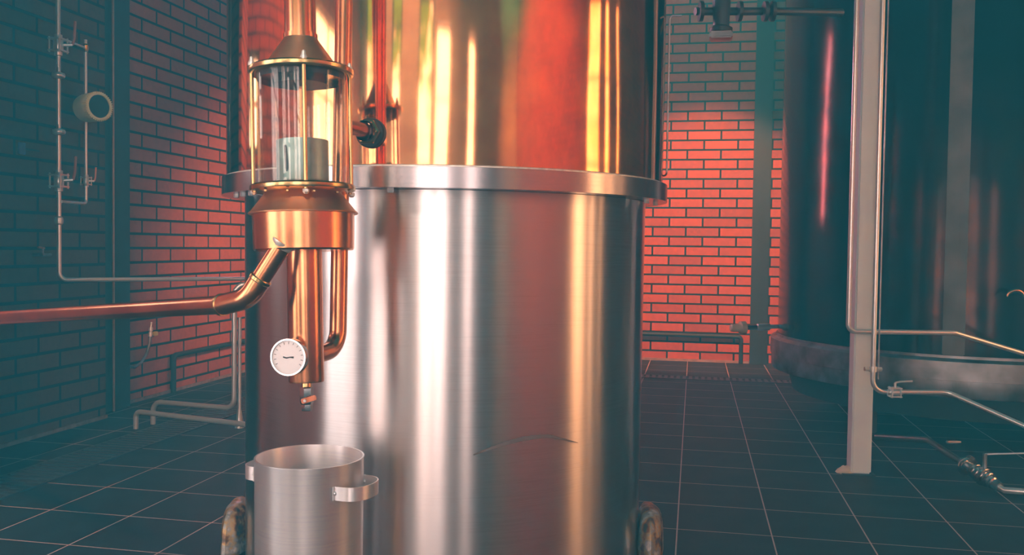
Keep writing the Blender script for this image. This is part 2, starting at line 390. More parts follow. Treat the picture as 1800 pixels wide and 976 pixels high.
# ------------------------------------------------------------------ the copper kettle
ax = math.radians(4.1)
KC = RM @ Vector((0, 0, 0))
fw = Vector((-math.sin(YAW), math.cos(YAW), 0)); rt = Vector((math.cos(YAW), math.sin(YAW), 0))
KC = fw*(2.8*math.cos(ax))-rt*(2.8*math.sin(ax))
zt = oncyl(783, 293, KC, .667).z; zb = oncyl(783, 330, KC, .667).z
k = thing('brewing_kettle', 'large central kettle with polished copper upper shell and brushed stainless lower body', 'kettle', (KC.x, KC.y, 0))
MB().lathe([(.598, 0), (.603, zb-.001)], n=160).build('body', M['steel_body'], k)
MB().lathe([(.56, zb), (.667, zb), (.667, zt), (.648, zt), (.648, zt-.006)], n=160).build('flange_band', M['steel_band'], k)
MB().lathe([(.654, zt+.0015), (.654, 2.62), (.63, 2.74), (.52, 2.86), (.36, 2.94), (.2, 2.98)], n=160).build('copper_shell', M['shell'], k)
MB().lathe([(.655, zt+.0012), (.6585, zt+.0012), (.6585, zt+.004), (.655, zt+.006)], n=160, closed=True).build('sealing_bead', M['solder'], k)
for fa in (84, -84, 180, 20):
    fa = math.radians(fa); dr = rt*math.sin(fa)-fw*math.cos(fa); tn = Vector((-dr.y, dr.x, 0)); fb = MB(); nn = 28
    for j in range(9):
        z = (0, .03, .06, .085, .105, .12, .128, .133, .135)[j]*(.6 if abs(fa) < 1 else 1); f = (1, 1, .98, .93, .84, .70, .52, .30, .02)[j]
        for q in range(nn):
            t_ = 2*math.pi*q/nn; wv = 1+.06*math.sin(3*t_+fa)+.04*math.sin(7*t_)
            fb.v.append(dr*(.632+.042*f*wv*math.cos(t_))+tn*(.13*f*wv*math.sin(t_))+Vector((0, 0, z)))
    for j in range(8):
        for q in range(nn): fb.f.append((j*nn+q, j*nn+(q+1) % nn, (j+1)*nn+(q+1) % nn, (j+1)*nn+q))
    fb.f.append(tuple(range(nn))); fb.f.append(tuple(range(8*nn, 9*nn)))
    fb.build('foot', M['mottle'], k)
for px in (402, 414, 428, 445, 462, 682, 1150, 1165):
    dv = ray(px, 340); a = math.atan2(dv.y, dv.x)
    p = oncyl(px, 340, KC, .655)-KC; p.z = 0; p = p.normalized()*.634
    MB().bolt((p.x, p.y, zb+.001), (0, 0, -1), .008, .012).build('bolt', M['pipe'], k)
sc_a, sc_b = [], []
for i in range(25):
    t = i/24; px = 832+184*t; py = 800-33*math.sin(min(1, t*1.35)*math.pi/2)+ (max(0, t-.74)*45)
    hw = 3.2*math.sin(math.pi*min(1, .06+t*.94))+.6
    for arr, d in ((sc_a, -hw), (sc_b, hw)):
        q = oncyl(px, py+d, KC, .605)-Vector((KC.x, KC.y, 0)); arr.append(q)
MB().strip(sc_a, sc_b).build('scuff_mark', M['scuff'], k)
# pipe rising behind the kettle on its right
p0 = at(1171.5, 330, 2.66); ptop = at(1175, 30, 2.66).z
M['worn_dark'] = simple('dull_drain_metal', (0.10, 0.11, 0.115), 0.45, .7)
tag(MB().tube(fillet([KC+rt*.60+Vector((0, 0, zt+.03)), Vector((p0.x, p0.y, zt+.03)), Vector((p0.x, p0.y, ptop)), Vector((p0.x, p0.y, ptop))+rt*.035], .012), .0028, 12).build('thin_pipe', M['worn']),
    'thin metal line rising straight up beside the right edge of the copper shell', 'pipe')

# ------------------------------------------------------------------ the spirit safe in front of the kettle
ZL = 1.90; U = ZL/FPX
SA = at(537, 560, ZL); SB = at(529, 100, ZL)
tilt = Vector((SB.x-SA.x, SB.y-SA.y, 0))/(SB.z-SA.z)
def sz(py): return at(530, py, ZL).z
def lc(z): return Vector((SA.x, SA.y, 0))+tilt*(z-SA.z)+Vector((0, 0, z))
AXD = Vector((tilt.x, tilt.y, 1)).normalized()
s = thing('spirit_safe', 'copper and glass lantern shaped spirit safe with brass rods, hanging before the kettle', 'spirit safe', lc(sz(671)))
O = Vector(s.location)
def lz(prof, n=64, **kw):
    """lathe about the leaning axis: profile of (radius in px, row in px)"""
    z0 = sz(prof[0][1]); return MB().lathe([(r*U, (sz(y)-z0)/AXD.z) for r, y in prof], lc(z0), AXD, n, **kw)
B = lambda mb, name, mat, par=None, **kw: mb.build(name, M[mat], par or s, O, **kw)
B(lz([(30, 671), (30.5, 668), (30.5, 440)]), 'drop_tube', 'copper')
B(lz([(84, 441), (86.5, 438), (88, 380), (88, 377)]), 'bowl', 'copper')
B(lz([(88, 377), (94, 377), (94.5, 375), (90, 371), (68, 343), (66, 339)]), 'bowl_cone', 'cone')
B(lz([(66, 339), (84, 338.5), (90, 336), (91, 333), (91, 329), (88, 326), (80, 325.5)]), 'lower_plate', 'brass')
B(lz([(77, 326), (77, 131), (75, 131), (75, 326)], closed=True), 'glass_cylinder', 'glass')
B(lz([(78, 134), (84, 134), (90, 131.5), (91, 129), (91, 125), (88, 122), (80, 120)]), 'upper_plate', 'brass')
B(lz([(66, 121), (64, 117), (58, 110), (31, 72), (28, 66), (27, 62)]), 'top_cone', 'cone')
B(lz([(46, 150), (46, 133)]), 'inner_collar', 'dark')
B(lz([(76, 143), (76, 134)], cap0=False, cap1=False), 'gasket', 'rubber')
cup = B(lz([(44, 320), (45, 318), (45, 248), (42, 248), (42, 300), (2, 301)]), 'collecting_cup', 'cup')
B(lz([(6, 300), (6, 152)], n=16), 'inner_pipe', 'copper')
def polar(phi, r, y):
    z = sz(y); d = rt*math.sin(phi)-fw*math.cos(phi); return lc(z)+d*(r*U)
# spout slot of the cup
a0 = polar(math.radians(-22), 45.4, 262)
mb = MB(); pa = [polar(math.radians(p), 45.5, y) for p, y in ((-30, 262), (-26, 258), (-22, 262))]; pb = [polar(math.radians(p), 45.5, y) for p, y in ((-27, 300), (-24, 306), (-18, 300))]
B(mb.strip(pa, pb), 'cup_slot', 'ink', cup)
for ph in (16, 106, 196, 286):
    ph = math.radians(ph); mb = MB().cyl(polar(ph, 84, 336), polar(ph, 84, 120), 3.6*U, 12)
    rod = B(mb, 'tie_rod', 'brass')
    p = polar(ph, 84, 121)
    B(MB().lathe([(6*U, 0), (6*U, 5*U), (5*U, 7*U), (3.6*U, 10*U), (3.2*U, 14*U), (1.5*U, 16*U)], p, AXD, 12), 'cap_nut', 'solder', rod)
    p = polar(ph, 84, 337)
    B(MB().lathe([(5.5*U, 0), (5.5*U, 5*U), (3*U, 8*U)], p, -AXD, 6), 'lower_nut', 'solder', rod)
for a in range(0, 360, 30):
    p = polar(math.radians(a+25), 84, 338.5); B(MB().bolt(p, -AXD, 3.4*U, 3*U), 'screw', 'brass')
# upright pipe on top of the lantern
v = lz([(27, 67), (27, -1900)], n=40); v.lathe([(29.5*U, 0), (29.5*U, 9*U)], lc(sz(70)), AXD, 40)
tag(v.build('vapour_pipe', M['copper'], off=lc(sz(67))), 'wide polished copper pipe rising from the cone on top of the glass lantern', 'pipe')
# return pipe behind the lantern, bending into the drop tube
q0 = at(605, 0, ZL+.115); q1 = at(595, 560, ZL+.115)
dn = (q1-q0); top = q0-dn*3.2; bend = q0+dn*1.13
tubec = lc(sz(628)); end = tubec+(Vector((bend.x, bend.y, tubec.z))-tubec).normalized()*(27*U)
mid = Vector((bend.x, bend.y, end.z+.006))
pth = fillet([top, mid, end], .055, 12)
tag(MB().tube(pth, 15*U*1.06, 28).build('return_pipe', M['copper'], off=mid), 'slim copper pipe running down behind the lantern and curving into the drop tube', 'pipe')
# dial thermometer on the drop tube
gc = at(508, 628, ZL-.062); gd = (CO+rt*-.75-gc); gd.z = 0.05; gd.normalize()
g = thing('dial_thermometer', 'round white dial thermometer on the lower end of the copper drop tube', 'thermometer', gc)
gx, gy, _ = basis(gd)
r0 = 33*(ZL-.06)/FPX
MB().lathe([(r0*.9, -.012), (r0, -.010), (r0, .003), (r0*.985, .006), (r0*.91, .006), (r0*.90, .002)], gc, gd, 48, cap1=False).build('case', M['chrome'], g, gc)
dial = MB().lathe([(r0*.905, .0), (r0*.905, .0024)], gc, gd, 48).build('dial', M['white'], g, gc)
upv = Vector((0, 0, 1)); upv = (upv-gd*upv.dot(gd)).normalized(); rv = upv.cross(gd).normalized()
def dp(a, r, e=.0028): return gc+gd*e+(rv*math.cos(a)+upv*math.sin(a))*(r*r0)
tk = MB()
for i in range(13):
    a = math.radians(-30+i*20); n_ = (rv*-math.sin(a)+upv*math.cos(a))*.0005
    tk.strip([dp(a, .70)-n_, dp(a, .82)-n_], [dp(a, .70)+n_, dp(a, .82)+n_])
tk.build('tick_marks', M['ink'], dial, gc, smooth=False)
nd = MB(); cc = gc+gd*.0034
nd.strip([cc-rv*(.30*r0)+upv*.0016, cc-rv*(.1*r0)-upv*.0002, cc+rv*(.08*r0)+upv*.0012, cc+rv*(.30*r0)+upv*.002], [cc-rv*(.30*r0)-upv*.0012, cc-rv*(.1*r0)-upv*.003, cc+rv*(.08*r0)-upv*.001, cc+rv*(.30*r0)-upv*.002])
nd.build('needle', M['ink'], dial, gc, smooth=False)
tubep = lc(sz(640)); back = gc-gd*.010
MB().cyl(back, back+(tubep-back)*.5, .008).build('stem', M['brass'], g, gc)
# drain valve under the drop tube
d = thing('drain_valve', 'small chrome ball valve with orange lever under the copper drop tube', 'valve', lc(sz(722)))
DO = Vector(d.location)
lz([(10, 681), (9, 679), (9, 671.3)], n=24).build('neck', M['brass'], d, DO)
lz([(9, 722), (9.5, 720), (9.5, 711), (11, 709), (12, 706), (12, 682), (11, 680)], n=6).build('valve_body', M['chrome'], d, DO, ang=20)
hp = lc(sz(702))-fw*(13*U); ha = rt*.9+Vector((0, 0, .28)); ha.normalize(); hb = Vector((0, 0, 1)); hb = (hb-ha*hb.dot(ha)).normalized()
rotm = Matrix((ha, -fw, hb)).transposed()
lv = MB().box((-7*U, -2*U, -4.5*U), (20*U, 2*U, 4.5*U), rotm, hp, .0015).build('lever', M['orange'], d, DO)
MB().bolt(hp-fw*(2*U), -fw, 3*U, 2.5*U).build('lever_screw', M['pipe'], lv, DO)
# outlet pipe to the left
s0 = at(494, 434, ZL-.078); s1 = at(437, 524, ZL-.07); s2 = at(405, 535, ZL-.05); s3 = at(0, 559, 2.62)
dd = (s3-s2).normalized(); ext = s3+dd*((-2.975-s3.x)/dd.x)
rp = 17*1.84/FPX
t = thing('outlet_pipe', 'copper pipe leaving the bowl, bending at an elbow and running off to the left', 'pipe', s1)
MB().tube([s0+(s0-s1).normalized()*.012, s1+(s0-s1).normalized()*.035], rp, 32).build('sloping_pipe', M['copper'], t, s1)
e0 = s1+(s0-s1).normalized()*.045; e3 = s2+(s3-s2).normalized()*.03
MB().tube(fillet([e0, s1, e3], .06, 10), rp*1.12, 32).build('elbow', M['copper'], t, s1)
MB().tube([e3-dd*.012, ext], rp, 32).build('level_pipe', M['copper'], t, s1)
for p, dv in ((e0, (s0-s1)), (e3, dd)): MB().lathe([(rp*1.12, -.005), (rp*1.2, -.003), (rp*1.2, .003), (rp*1.12, .005)], p, dv, 32).build('solder_collar', M['brass'], t, s1)
MB().lathe([(rp*1.35, 0), (rp*1.3, .005), (rp*1.08, .010), (rp*1.0, .014)], s0+(s0-s1).normalized()*.012, s1-s0, 32).build('weld', M['solder'], t, s1)
# stub with union nut between lantern and kettle
f0 = oncyl(652, 234, KC, .656); nrm = (f0-KC); nrm.z = 0; nrm.normalize()
f1 = at(607, 222, ZL+.115)
dirn = (f1-f0).normalized()
t = thing('pipe_union', 'dark brass union nut and copper stub joining the lantern to the shell', 'pipe fitting', f0)
MB().tube([f0+nrm*.02, f0+nrm*.055+dirn*.01, f1], .0165, 24).build('stub_pipe', M['copper'], t, f0)
MB().lathe([(.036, 0), (.036, .008), (.033, .012), (.022, .012)], f0-nrm*.002, nrm, 40).build('flange', M['rubber'], t, f0)
MB().lathe([(.030, 0), (.031, .003), (.031, .018), (.026, .022)], f0+nrm*.010, nrm, 6).build('union_nut', M['brass'], t, f0, ang=20)
MB().lathe([(.024, 0), (.024, .012), (.018, .016)], f0+nrm*.032, (nrm+dirn*.5), 32).build('olive', M['dark_copper'], t, f0)

# ------------------------------------------------------------------ stock pot under the valve
ZP = 1.98; pr = 94*ZP/FPX
pc = at(544.5, 802, ZP); ph = pc.z
p = thing('stock_pot', 'tall pale metal stock pot with two strap handles below the drain valve', 'pot', (pc.x, pc.y, 0))
MB().lathe([(pr*.94, 0), (pr*.975, .006), (pr*.98, .02), (pr, ph-.004), (pr*1.008, ph-.002), (pr*1.008, ph), (pr*.975, ph), (pr*.97, ph-.006), (pr*.955, .02), (.004, .012)], n=96).build('pot_body', M['pot'], p)
def handle(ang, w, dep, z, half):
    c = Vector((math.sin(ang), -math.cos(ang), 0)); c = rt*math.sin(ang)-fw*math.cos(ang); tn = Vector((-c.y, c.x, 0))
    pts = []; R_ = pr*1.006; n = 20
    base0 = c*math.sqrt(R_*R_-w*w)
    sh = [(-w*1.12, -.002)] + [(-w, .0)] + [(-w*math.cos(math.pi*i/n)**1 if False else -w*math.cos(math.pi*i/n), dep*math.sin(math.pi*i/n)**.6) for i in range(1, n)] + [(w, 0.0), (w*1.12, -.002)]
    A = []
    for a, b in sh: A.append(base0+tn*a+c*(b))
    mb = MB(); th = .0022; i0 = len(mb.v); m = len(A)
    for i, q in enumerate(A):
        tv = (A[min(i+1, m-1)]-A[max(i-1, 0)]).normalized(); nv = Vector((tv.y, -tv.x, 0))
        for s_, zz in ((0, -half), (1, -half), (1, half), (0, half)):
            mb.v.append(q+nv*(th*s_)+Vector((0, 0, z+zz)))
    for i in range(m-1):
        for j in range(4):
            a = i0+i*4+j; b = i0+i*4+(j+1) % 4; mb.f.append((a, b, b+4, a+4))
    mb.f.append((i0, i0+1, i0+2, i0+3)); mb.f.append(tuple(i0+(m-1)*4+j for j in range(4)))
    h = mb.build('handle', M['pot'], p)
    for sg in (-1, 1):
        q = base0+tn*(sg*w*1.02)+c*.001+Vector((0, 0, z))
        MB().lathe([(.0045, 0), (.0045, .002), (.003, .0035)], q, c, 16).build('rivet', M['pipe'], h)
zh = at(630, 848, ZP).z
handle(math.radians(66), .054, .056, zh, .0145)
handle(math.radians(-110), .050, .040, zh+.018, .0150)

# ------------------------------------------------------------------ pipework on the left wall
def wallp(px, py, off): return onplane(px, py, 0, PX+off)
def upright(px, y0, y1, off, r, n=16):
    a = wallp(px, (y0+y1)/2, off); za = wallp(px, y0, off).z; zb_ = wallp(px, y1, off).z
    return a, za, zb_
XA = .07
A0 = wallp(104, 440, XA)
hx = at(425, 491, 4.75)
t = thing('steam_pipe', 'tall thin steel pipe on the left pier, turning at the bottom towards the kettle', 'pipe', (A0.x, A0.y, wallp(104, 492, XA).z))
TO = Vector(t.location)
zbot = TO.z; ztop = 4.2
MB().tube(fillet([Vector((A0.x, A0.y, ztop)), Vector((A0.x, A0.y, zbot)), Vector((hx.x, hx.y, zbot-.005)), Vector((hx.x+.4, hx.y+.3, zbot-.006))], .035), .0105, 16).build('pipe_run', M['pipe'], t, TO)
for yy in (133, 232):
    z = wallp(104, yy, XA).z; c = Vector((A0.x, A0.y, z))
    MB().lathe([(.012, -.016), (.027, -.010), (.030, -.003), (.030, .003), (.027, .010), (.012, .016)], c, (0, 0, 1), 32).build('clamp_ferrule', M['pipe'], t, TO)
    MB().cyl(c+Vector((.025, -.028, .012)), c+Vector((.025, -.028, .030)), .007, 12).build('wing_nut', M['pipe'], t, TO)
z = wallp(104, 388, XA).z
MB().lathe([(.012, -.02), (.018, -.014), (.020, 0), (.018, .014), (.012, .02)], (A0.x, A0.y, z), (0, 0, 1), 24).build('coupling', M['pipe'], t, TO)
def ball_valve(name, label, c, d, sc, lever_dir, lmat, group=None):
    v = thing(name, label, 'valve', c, group); x, y, d = basis(d)
    MB().lathe([(.012*sc, -.05*sc), (.018*sc, -.048*sc), (.018*sc, -.03*sc), (.022*sc, -.024*sc), (.022*sc, .024*sc), (.018*sc, .03*sc), (.018*sc, .048*sc), (.012*sc, .05*sc)], c, d, 24).build('valve_body', M['pipe'], v, c)
    for sg in (-1, 1):
        MB().box((-.034*sc, -.034*sc, -.004*sc), (.034*sc, .034*sc, .004*sc), Matrix((x, y, d)).transposed(), Vector(c)+d*(sg*.027*sc), .003*sc).build('end_plate', M['pipe'], v, c)
    for sx_ in (-1, 1):
        for sy_ in (-1, 1):
            q = Vector(c)+x*(sx_*.027*sc)+y*(sy_*.027*sc); MB().cyl(q-d*(.036*sc), q+d*(.036*sc), .0045*sc, 10).build('tie_bolt', M['pipe'], v, c)
    ld = Vector(lever_dir).normalized(); st = Vector(c)+ld*(.06*sc)
    MB().cyl(Vector(c)+ld*(.02*sc), st, .008*sc, 12).build('stem', M['pipe'], v, c)
    MB().tube([st, st+d*(.03*sc)+ld*(.008*sc), st+d*(.11*sc)+ld*(.012*sc)], .0065*sc, 10).build('lever', lmat, v, c)
    return v
for yy, lab in ((80, 'upper steel ball valve on the tall pipe at the left pier, near the top'), (318, 'lower steel ball valve on the tall pipe at the left pier, below the cream gauge')):
    ball_valve('ball_valve', lab, Vector((A0.x, A0.y, wallp(104, yy, XA).z)), (0, 0, 1), 1.0, (.75, .5, .1), M['red'], None)
B0 = wallp(151, 220, .06)
zt_ = wallp(151, 70, .06).z; zb_ = wallp(150, 358, .06).z
t = thing('branch_pipe', 'thinner steel pipe beside the tall one, carrying the cream gauge', 'pipe', (B0.x, B0.y, zb_)); TO2 = Vector(t.location)
MB().tube(fillet([Vector((B0.x, B0.y, zt_)), Vector((B0.x, B0.y, zb_)), Vector((A0.x+.01, A0.y+.005, zb_))], .02), .0075, 14).build('pipe_run', M['pipe'], t, TO2)
MB().tube([Vector((B0.x, B0.y, zt_-.04)), Vector((A0.x+.012, A0.y+.006, zt_-.04))], .006, 12).build('top_link', M['pipe'], t, TO2)
MB().lathe([(.008, -.02), (.013, -.012), (.014, .012), (.008, .02)], (B0.x, B0.y, zt_-.04), (0, 0, 1), 20).build('tee', M['brass'], t, TO2)
ball_valve('needle_valve', 'small steel valve with orange handle low on the thinner pipe', Vector((B0.x, B0.y, wallp(150, 318, .06).z)), (0, 0, 1), .62, (.85, .45, .0), M['orange'])
# cream pressure gauge
gc = wallp(156, 190, .09); gdir = (rt*.84-fw*.54+Vector((0, 0, .02))).normalized()
t = thing('pressure_transmitter', 'cream round instrument with a dark glass face on the thin left pipe', 'gauge', gc)
R_ = 27*4.1/FPX
MB().lathe([(R_*.5, -.035), (R_*.92, -.03), (R_*.98, -.01), (R_*1.0, .05), (R_*.97, .085), (R_*.92, .09), (R_*.80, .09), (R_*.78, .082)], gc, gdir, 56, cap1=False).build('housing', M['cream'], t, gc)
MB().lathe([(R_*.79, .078), (R_*.79, .083)], gc, gdir, 48).build('face', M['ink'], t, gc)
gx, gy, _ = basis(gdir); kn = MB()
for i in range(40):
    a = 2*math.pi*i/40; q = gc+gdir*.075+(gx*math.cos(a)+gy*math.sin(a))*(R_*.975)
    kn.cyl(q-gdir*.012, q+gdir*.013, .0035, 6)
kn.build('knurled_rim', M['cream'], t, gc)
MB().cyl(gc-gdir*.03, Vector((B0.x, B0.y, gc.z)), .011, 14).build('socket', M['dark'], t, gc)
MB().box((-.03, -.028, -.05), (.03, .0, .05), Matrix((gx, gdir, gx.cross(gdir))).transposed(), gc-gdir*.03, .006).build('terminal_box', M['dark'], t, gc)
# thin copper conduit in the dark corner
cp = onplane(199, 300, 0, XL+.065)
tag(MB().cyl((cp.x, cp.y, 0), (cp.x, cp.y, 4.2), .007, 14).build('conduit', M['brown'], off=(cp.x, cp.y, 0)), 'thin brownish conduit running up the dark corner between the two brick faces', 'conduit')
cp2 = onplane(41, 261, 0, PX+.012)
t = thing('blue_tag', 'small blue square plate on the dark pier, at the far left', 'tag', cp2)
MB().box((PX+.001, cp2.y-.021, cp2.z-.027), (PX+.008, cp2.y+.021, cp2.z+.027), bev=.002).build('plate', M['blue'], t, cp2)
MB().box((PX+.001, cp2.y+.021, cp2.z-.004), (PX+.006, cp2.y+.11, cp2.z+.004)).build('bracket', M['dark'], t, cp2)
# small tap on the pier
tpn = onplane(72, 448, 0, PX+.04)
t = thing('wall_tap', 'small dull tap on the dark pier, left of the tall pipe', 'tap', tpn)
MB().tube([Vector((PX, tpn.y, tpn.z)), Vector((PX+.05, tpn.y, tpn.z)), Vector((PX+.05, tpn.y+.05, tpn.z))], .008, 12).build('tap_body', M['worn'], t, tpn)
MB().tube([Vector((PX+.05, tpn.y-.03, tpn.z+.035)), Vector((PX+.05, tpn.y+.01, tpn.z+.03))], .005, 10).build('tap_handle', M['red'], t, tpn)
MB().cyl((PX+.05, tpn.y, tpn.z), (PX+.05, tpn.y, tpn.z+.035), .005, 10).build('tap_stem', M['worn'], t, tpn)
# hose loop on the wall
def wl(px, py, off=.03): return onplane(px, py, 0, XL+off)
h0 = wl(265, 572); hpts = [wl(x, y) for x, y in ((264, 590), (263, 604), (258, 622), (248, 638), (236, 646), (224, 643), (214, 632), (208, 616))]
t = thing('sampling_hose', 'short pale looped hose with metal nozzle hanging on the left bricks', 'hose', h0)
MB().tube(hpts, .0085, 14).build('hose', M['worn'], t, h0)
MB().lathe([(.012, 0), (.012, .02), (.008, .03), (.012, .034), (.012, .05), (.006, .06), (.006, .085)], wl(264, 592), wl(266, 568)-wl(264, 592), 16).build('nozzle', M['pipe'], t, h0)
q = wl(267, 587); MB().box((q.x, q.y, q.z-.012), (q.x+.02, q.y+.035, q.z+.012), bev=.003).build('nozzle_lever', M['yellow'], t, h0)
MB().cyl(wl(268, 590, 0), wl(265, 590, .03), .01, 12).build('wall_socket', M['dark'], t, h0)
# dark drain line along the left bricks
q0 = wl(305, 625, .025); q1 = wl(420, 598, .025); q2 = wl(308, 678, .025)
tag(MB().tube(fillet([Vector((q0.x, q0.y, .0)), q0, Vector((q0.x, q1.y+1.2, q0.z))], .03), .016, 14).build('black_pipe', M['rubber'], off=(q0.x, q0.y, 0)), 'black pipe running low along the left brick wall and turning to the floor', 'pipe')
# two steel pipes dropping into the floor drain
def floorp(px, py): return onplane(px, py, 2, 0)
a0 = floorp(269, 746); za = .115; a1 = onplane(405, 718, 2, za)
v1 = Vector((a1.x+.02, a1.y, za))
ztp = at(413, 500, (a1-CO).dot(RM @ Vector((0, 0, -1)))).z
tag(MB().tube(fillet([Vector((a0.x, a0.y, -.03)), Vector((a0.x, a0.y, za)), v1, Vector((v1.x, v1.y, ztp)), Vector((v1.x, v1.y, ztp))+rt*.35+fw*.1], .05), .0125, 18).build('overflow_pipe', M['pipe'], off=v1),
    'steel pipe coming down beside the kettle and bending along the floor to the drain', 'pipe')
b0 = floorp(239, 754); zb2 = .086; b1 = onplane(428, 746, 2, zb2); bd = (b1-Vector((b0.x, b0.y, zb2)))
tag(MB().tube(fillet([Vector((b0.x, b0.y, -.03)), Vector((b0.x, b0.y, zb2)), b1+bd*.35], .03), .0125, 18).build('waste_pipe', M['pipe'], off=b0),
    'steel pipe lying low across the floor into the drain, nearest of the two', 'pipe')
c0 = floorp(421, 752); zc = at(422, 578, 4.0).z
tag(MB().tube([Vector((c0.x, c0.y, 0)), Vector((c0.x, c0.y, .03)), Vector((c0.x, c0.y, .10)), Vector((c0.x, c0.y, .55))], [.022, .02, .009, .009], 16).build('standpipe', M['pipe'], off=c0),
    'thin upright steel pipe with a flared foot right beside the kettle', 'pipe')
# drain gratings
def grate(name, label, lo, hi, n, along, round_=False):
    t = thing(name, label, 'drain', ((lo[0]+hi[0])/2, (lo[1]+hi[1])/2, 0)); o = Vector(t.location)
    fr = MB(); w = .012; z = .006
    fr.box((lo[0], lo[1], 0.0005), (hi[0], lo[1]+w, z)).box((lo[0], hi[1]-w, 0.0005), (hi[0], hi[1], z)).box((lo[0], lo[1]+w, 0.0005), (lo[0]+w, hi[1]-w, z)).box((hi[0]-w, lo[1]+w, 0.0005), (hi[0], hi[1]-w, z))
    fr.build('grate_frame', M['worn'], t, o, smooth=False)
    MB().box((lo[0]+w, lo[1]+w, .0004), (hi[0]-w, hi[1]-w, .0012)).build('drain_channel', M['ink'], t, o, smooth=False)
    bars = MB()
    for i in range(n):
        f = (i+.5)/n; g_ = (.28 if round_ else .3)/n
        if along == 1: y = lo[1]+(hi[1]-lo[1])*f; e = (hi[1]-lo[1])*g_; bars.box((lo[0]+w, y-e, .0013), (hi[0]-w, y+e, z-.0005))
        else: x = lo[0]+(hi[0]-lo[0])*f; e = (hi[0]-lo[0])*g_; bars.box((x-e, lo[1]+w, .0013), (x+e, hi[1]-w, z-.0005))
    bars.build('grate_bars', M['worn'], t, o, smooth=False)
_w = M['worn']; M['worn'] = M['worn_dark']
gl = onplane(330, 752, 2, 0); gr_ = onplane(140, 800, 2, 0)
grate('drain_grate', 'long slotted drain grating in the floor along the left wall', (gl.x-.17, 2.6, 0), (gl.x+.06, 5.2, 0), 60, 1)
db = onplane(1200, 665, 2, 0)
grate('perforated_drain', 'narrow perforated drain strip in the floor before the back wall', (-.55, db.y-.075, 0), (1.35, db.y+.075, 0), 44, 0, True)
M['worn'] = _w

# ------------------------------------------------------------------ back wall pipes
z1 = onplane(1230, 590, 1, YB-.03).z; xa = onplane(1303, 590, 1, YB-.03).x
tag(MB().tube(fillet([Vector((-1.6, YB-.035, z1)), Vector((xa, YB-.035, z1)), Vector((xa, YB-.035, 0))], .03), .017, 14).build('black_pipe', M['rubber'], off=(xa, YB-.035, 0)),
    'black pipe running low along the back bricks and down to the floor', 'pipe')
ZV = 4.0
t = thing('overhead_valve', 'dim steel valve on a pipe high up in front of the back wall', 'valve', at(1268, 22, ZV)); o = Vector(t.location)
MB().tube([at(1222, 20, ZV), at(1375, 20, ZV+.1), at(1480, 22, ZV+.2)], .018, 16).build('pipe_run', M['worn_dark'], t, o)
MB().lathe([(.02, -.09), (.05, -.088), (.05, -.07), (.035, -.06), (.04, .05), (.03, .09), (.03, .28)], o, (0, 0, 1), 28).build('valve_body', M['worn_dark'], t, o)
for px in (1232, 1300, 1345, 1358):
    MB().lathe([(.02, -.012), (.045, -.008), (.045, .008), (.02, .012)], at(px, 20, ZV+.0006*(px-1222)), rt, 24).build('clamp', M['worn_dark'], t, o)
MB().box((-.05, -.05, -.12), (.05, .05, -.09), None, o, .006).build('foot_plate', M['worn'], t, o)

# ------------------------------------------------------------------ the second kettle on the right
K2 = fw*(5.5*math.cos(math.radians(26.4)))+rt*(5.5*math.sin(math.radians(26.4)))
t = thing('lauter_tun', 'large dark copper vessel with steel bands in the shade on the right', 'kettle', (K2.x, K2.y, 0))
z2 = .43
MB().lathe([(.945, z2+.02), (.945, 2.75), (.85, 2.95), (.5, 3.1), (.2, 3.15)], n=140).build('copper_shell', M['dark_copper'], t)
MB().lathe([(.90, z2-.17), (.975, z2-.17), (.978, z2-.165), (.978, z2-.092), (.985, z2-.09), (.985, z2-.005), (.98, z2), (.955, z2+.008), (.955, z2+.02), (.90, z2+.02)], n=140).build('flange_band', M['worn'], t)
MB().lathe([(.86, .14), (.89, z2-.17)], n=100).build('underside', M['dark'], t)
for a in (40, 130, 220, 310):
    c = Vector((math.cos(math.radians(a)), math.sin(math.radians(a)), 0))*.72
    MB().box((c.x-.05, c.y-.05, 0), (c.x+.05, c.y+.05, .15), bev=.006).build('leg', M['dark'], t)
r0_ = oncyl(1683, 300, K2, .96); a = math.atan2(r0_.y-K2.y, r0_.x-K2.x)
for da, w in ((-.012, .030), (.030, .022)):
    pa, pb, rr = [], [], (.962 if w > .025 else .956)
    mb = MB(); rot = Matrix.Rotation(a+da, 3, 'Z')
    mb.box((.935, -w, z2+.022), (rr, w, 2.70), rot, (0, 0, 0), .004).build('steel_rib', M['rib'], t)
# white nozzle valve on the vessel's left side
n0 = at(1366, 574, 5.15); n1 = at(1284, 577, 5.10); dv = (n1-n0).normalized(); L = (n1-n0).length
t = thing('sample_cock', 'cream plastic sample tap pointing left from the dark vessel', 'tap', n0)
MB().lathe([(.012, -.12), (.012, L*.15), (.020, L*.17), (.020, L*.42), (.012, L*.44)], n0, dv, 20).build('chrome_body', M['pipe'], t, n0)
MB().lathe([(.012, L*.43), (.014, L*.45), (.014, L*.66), (.010, L*.67)], n0, dv, 20).build('brass_neck', M['brass'], t, n0)
MB().lathe([(.020, L*.68), (.037, L*.69), (.037, L*.79), (.028, L*.81), (.024, L*.83), (.021, L*.98), (.016, L*1.0)], n0, dv, 24).build('plastic_cap', M['ivory'], t, n0)

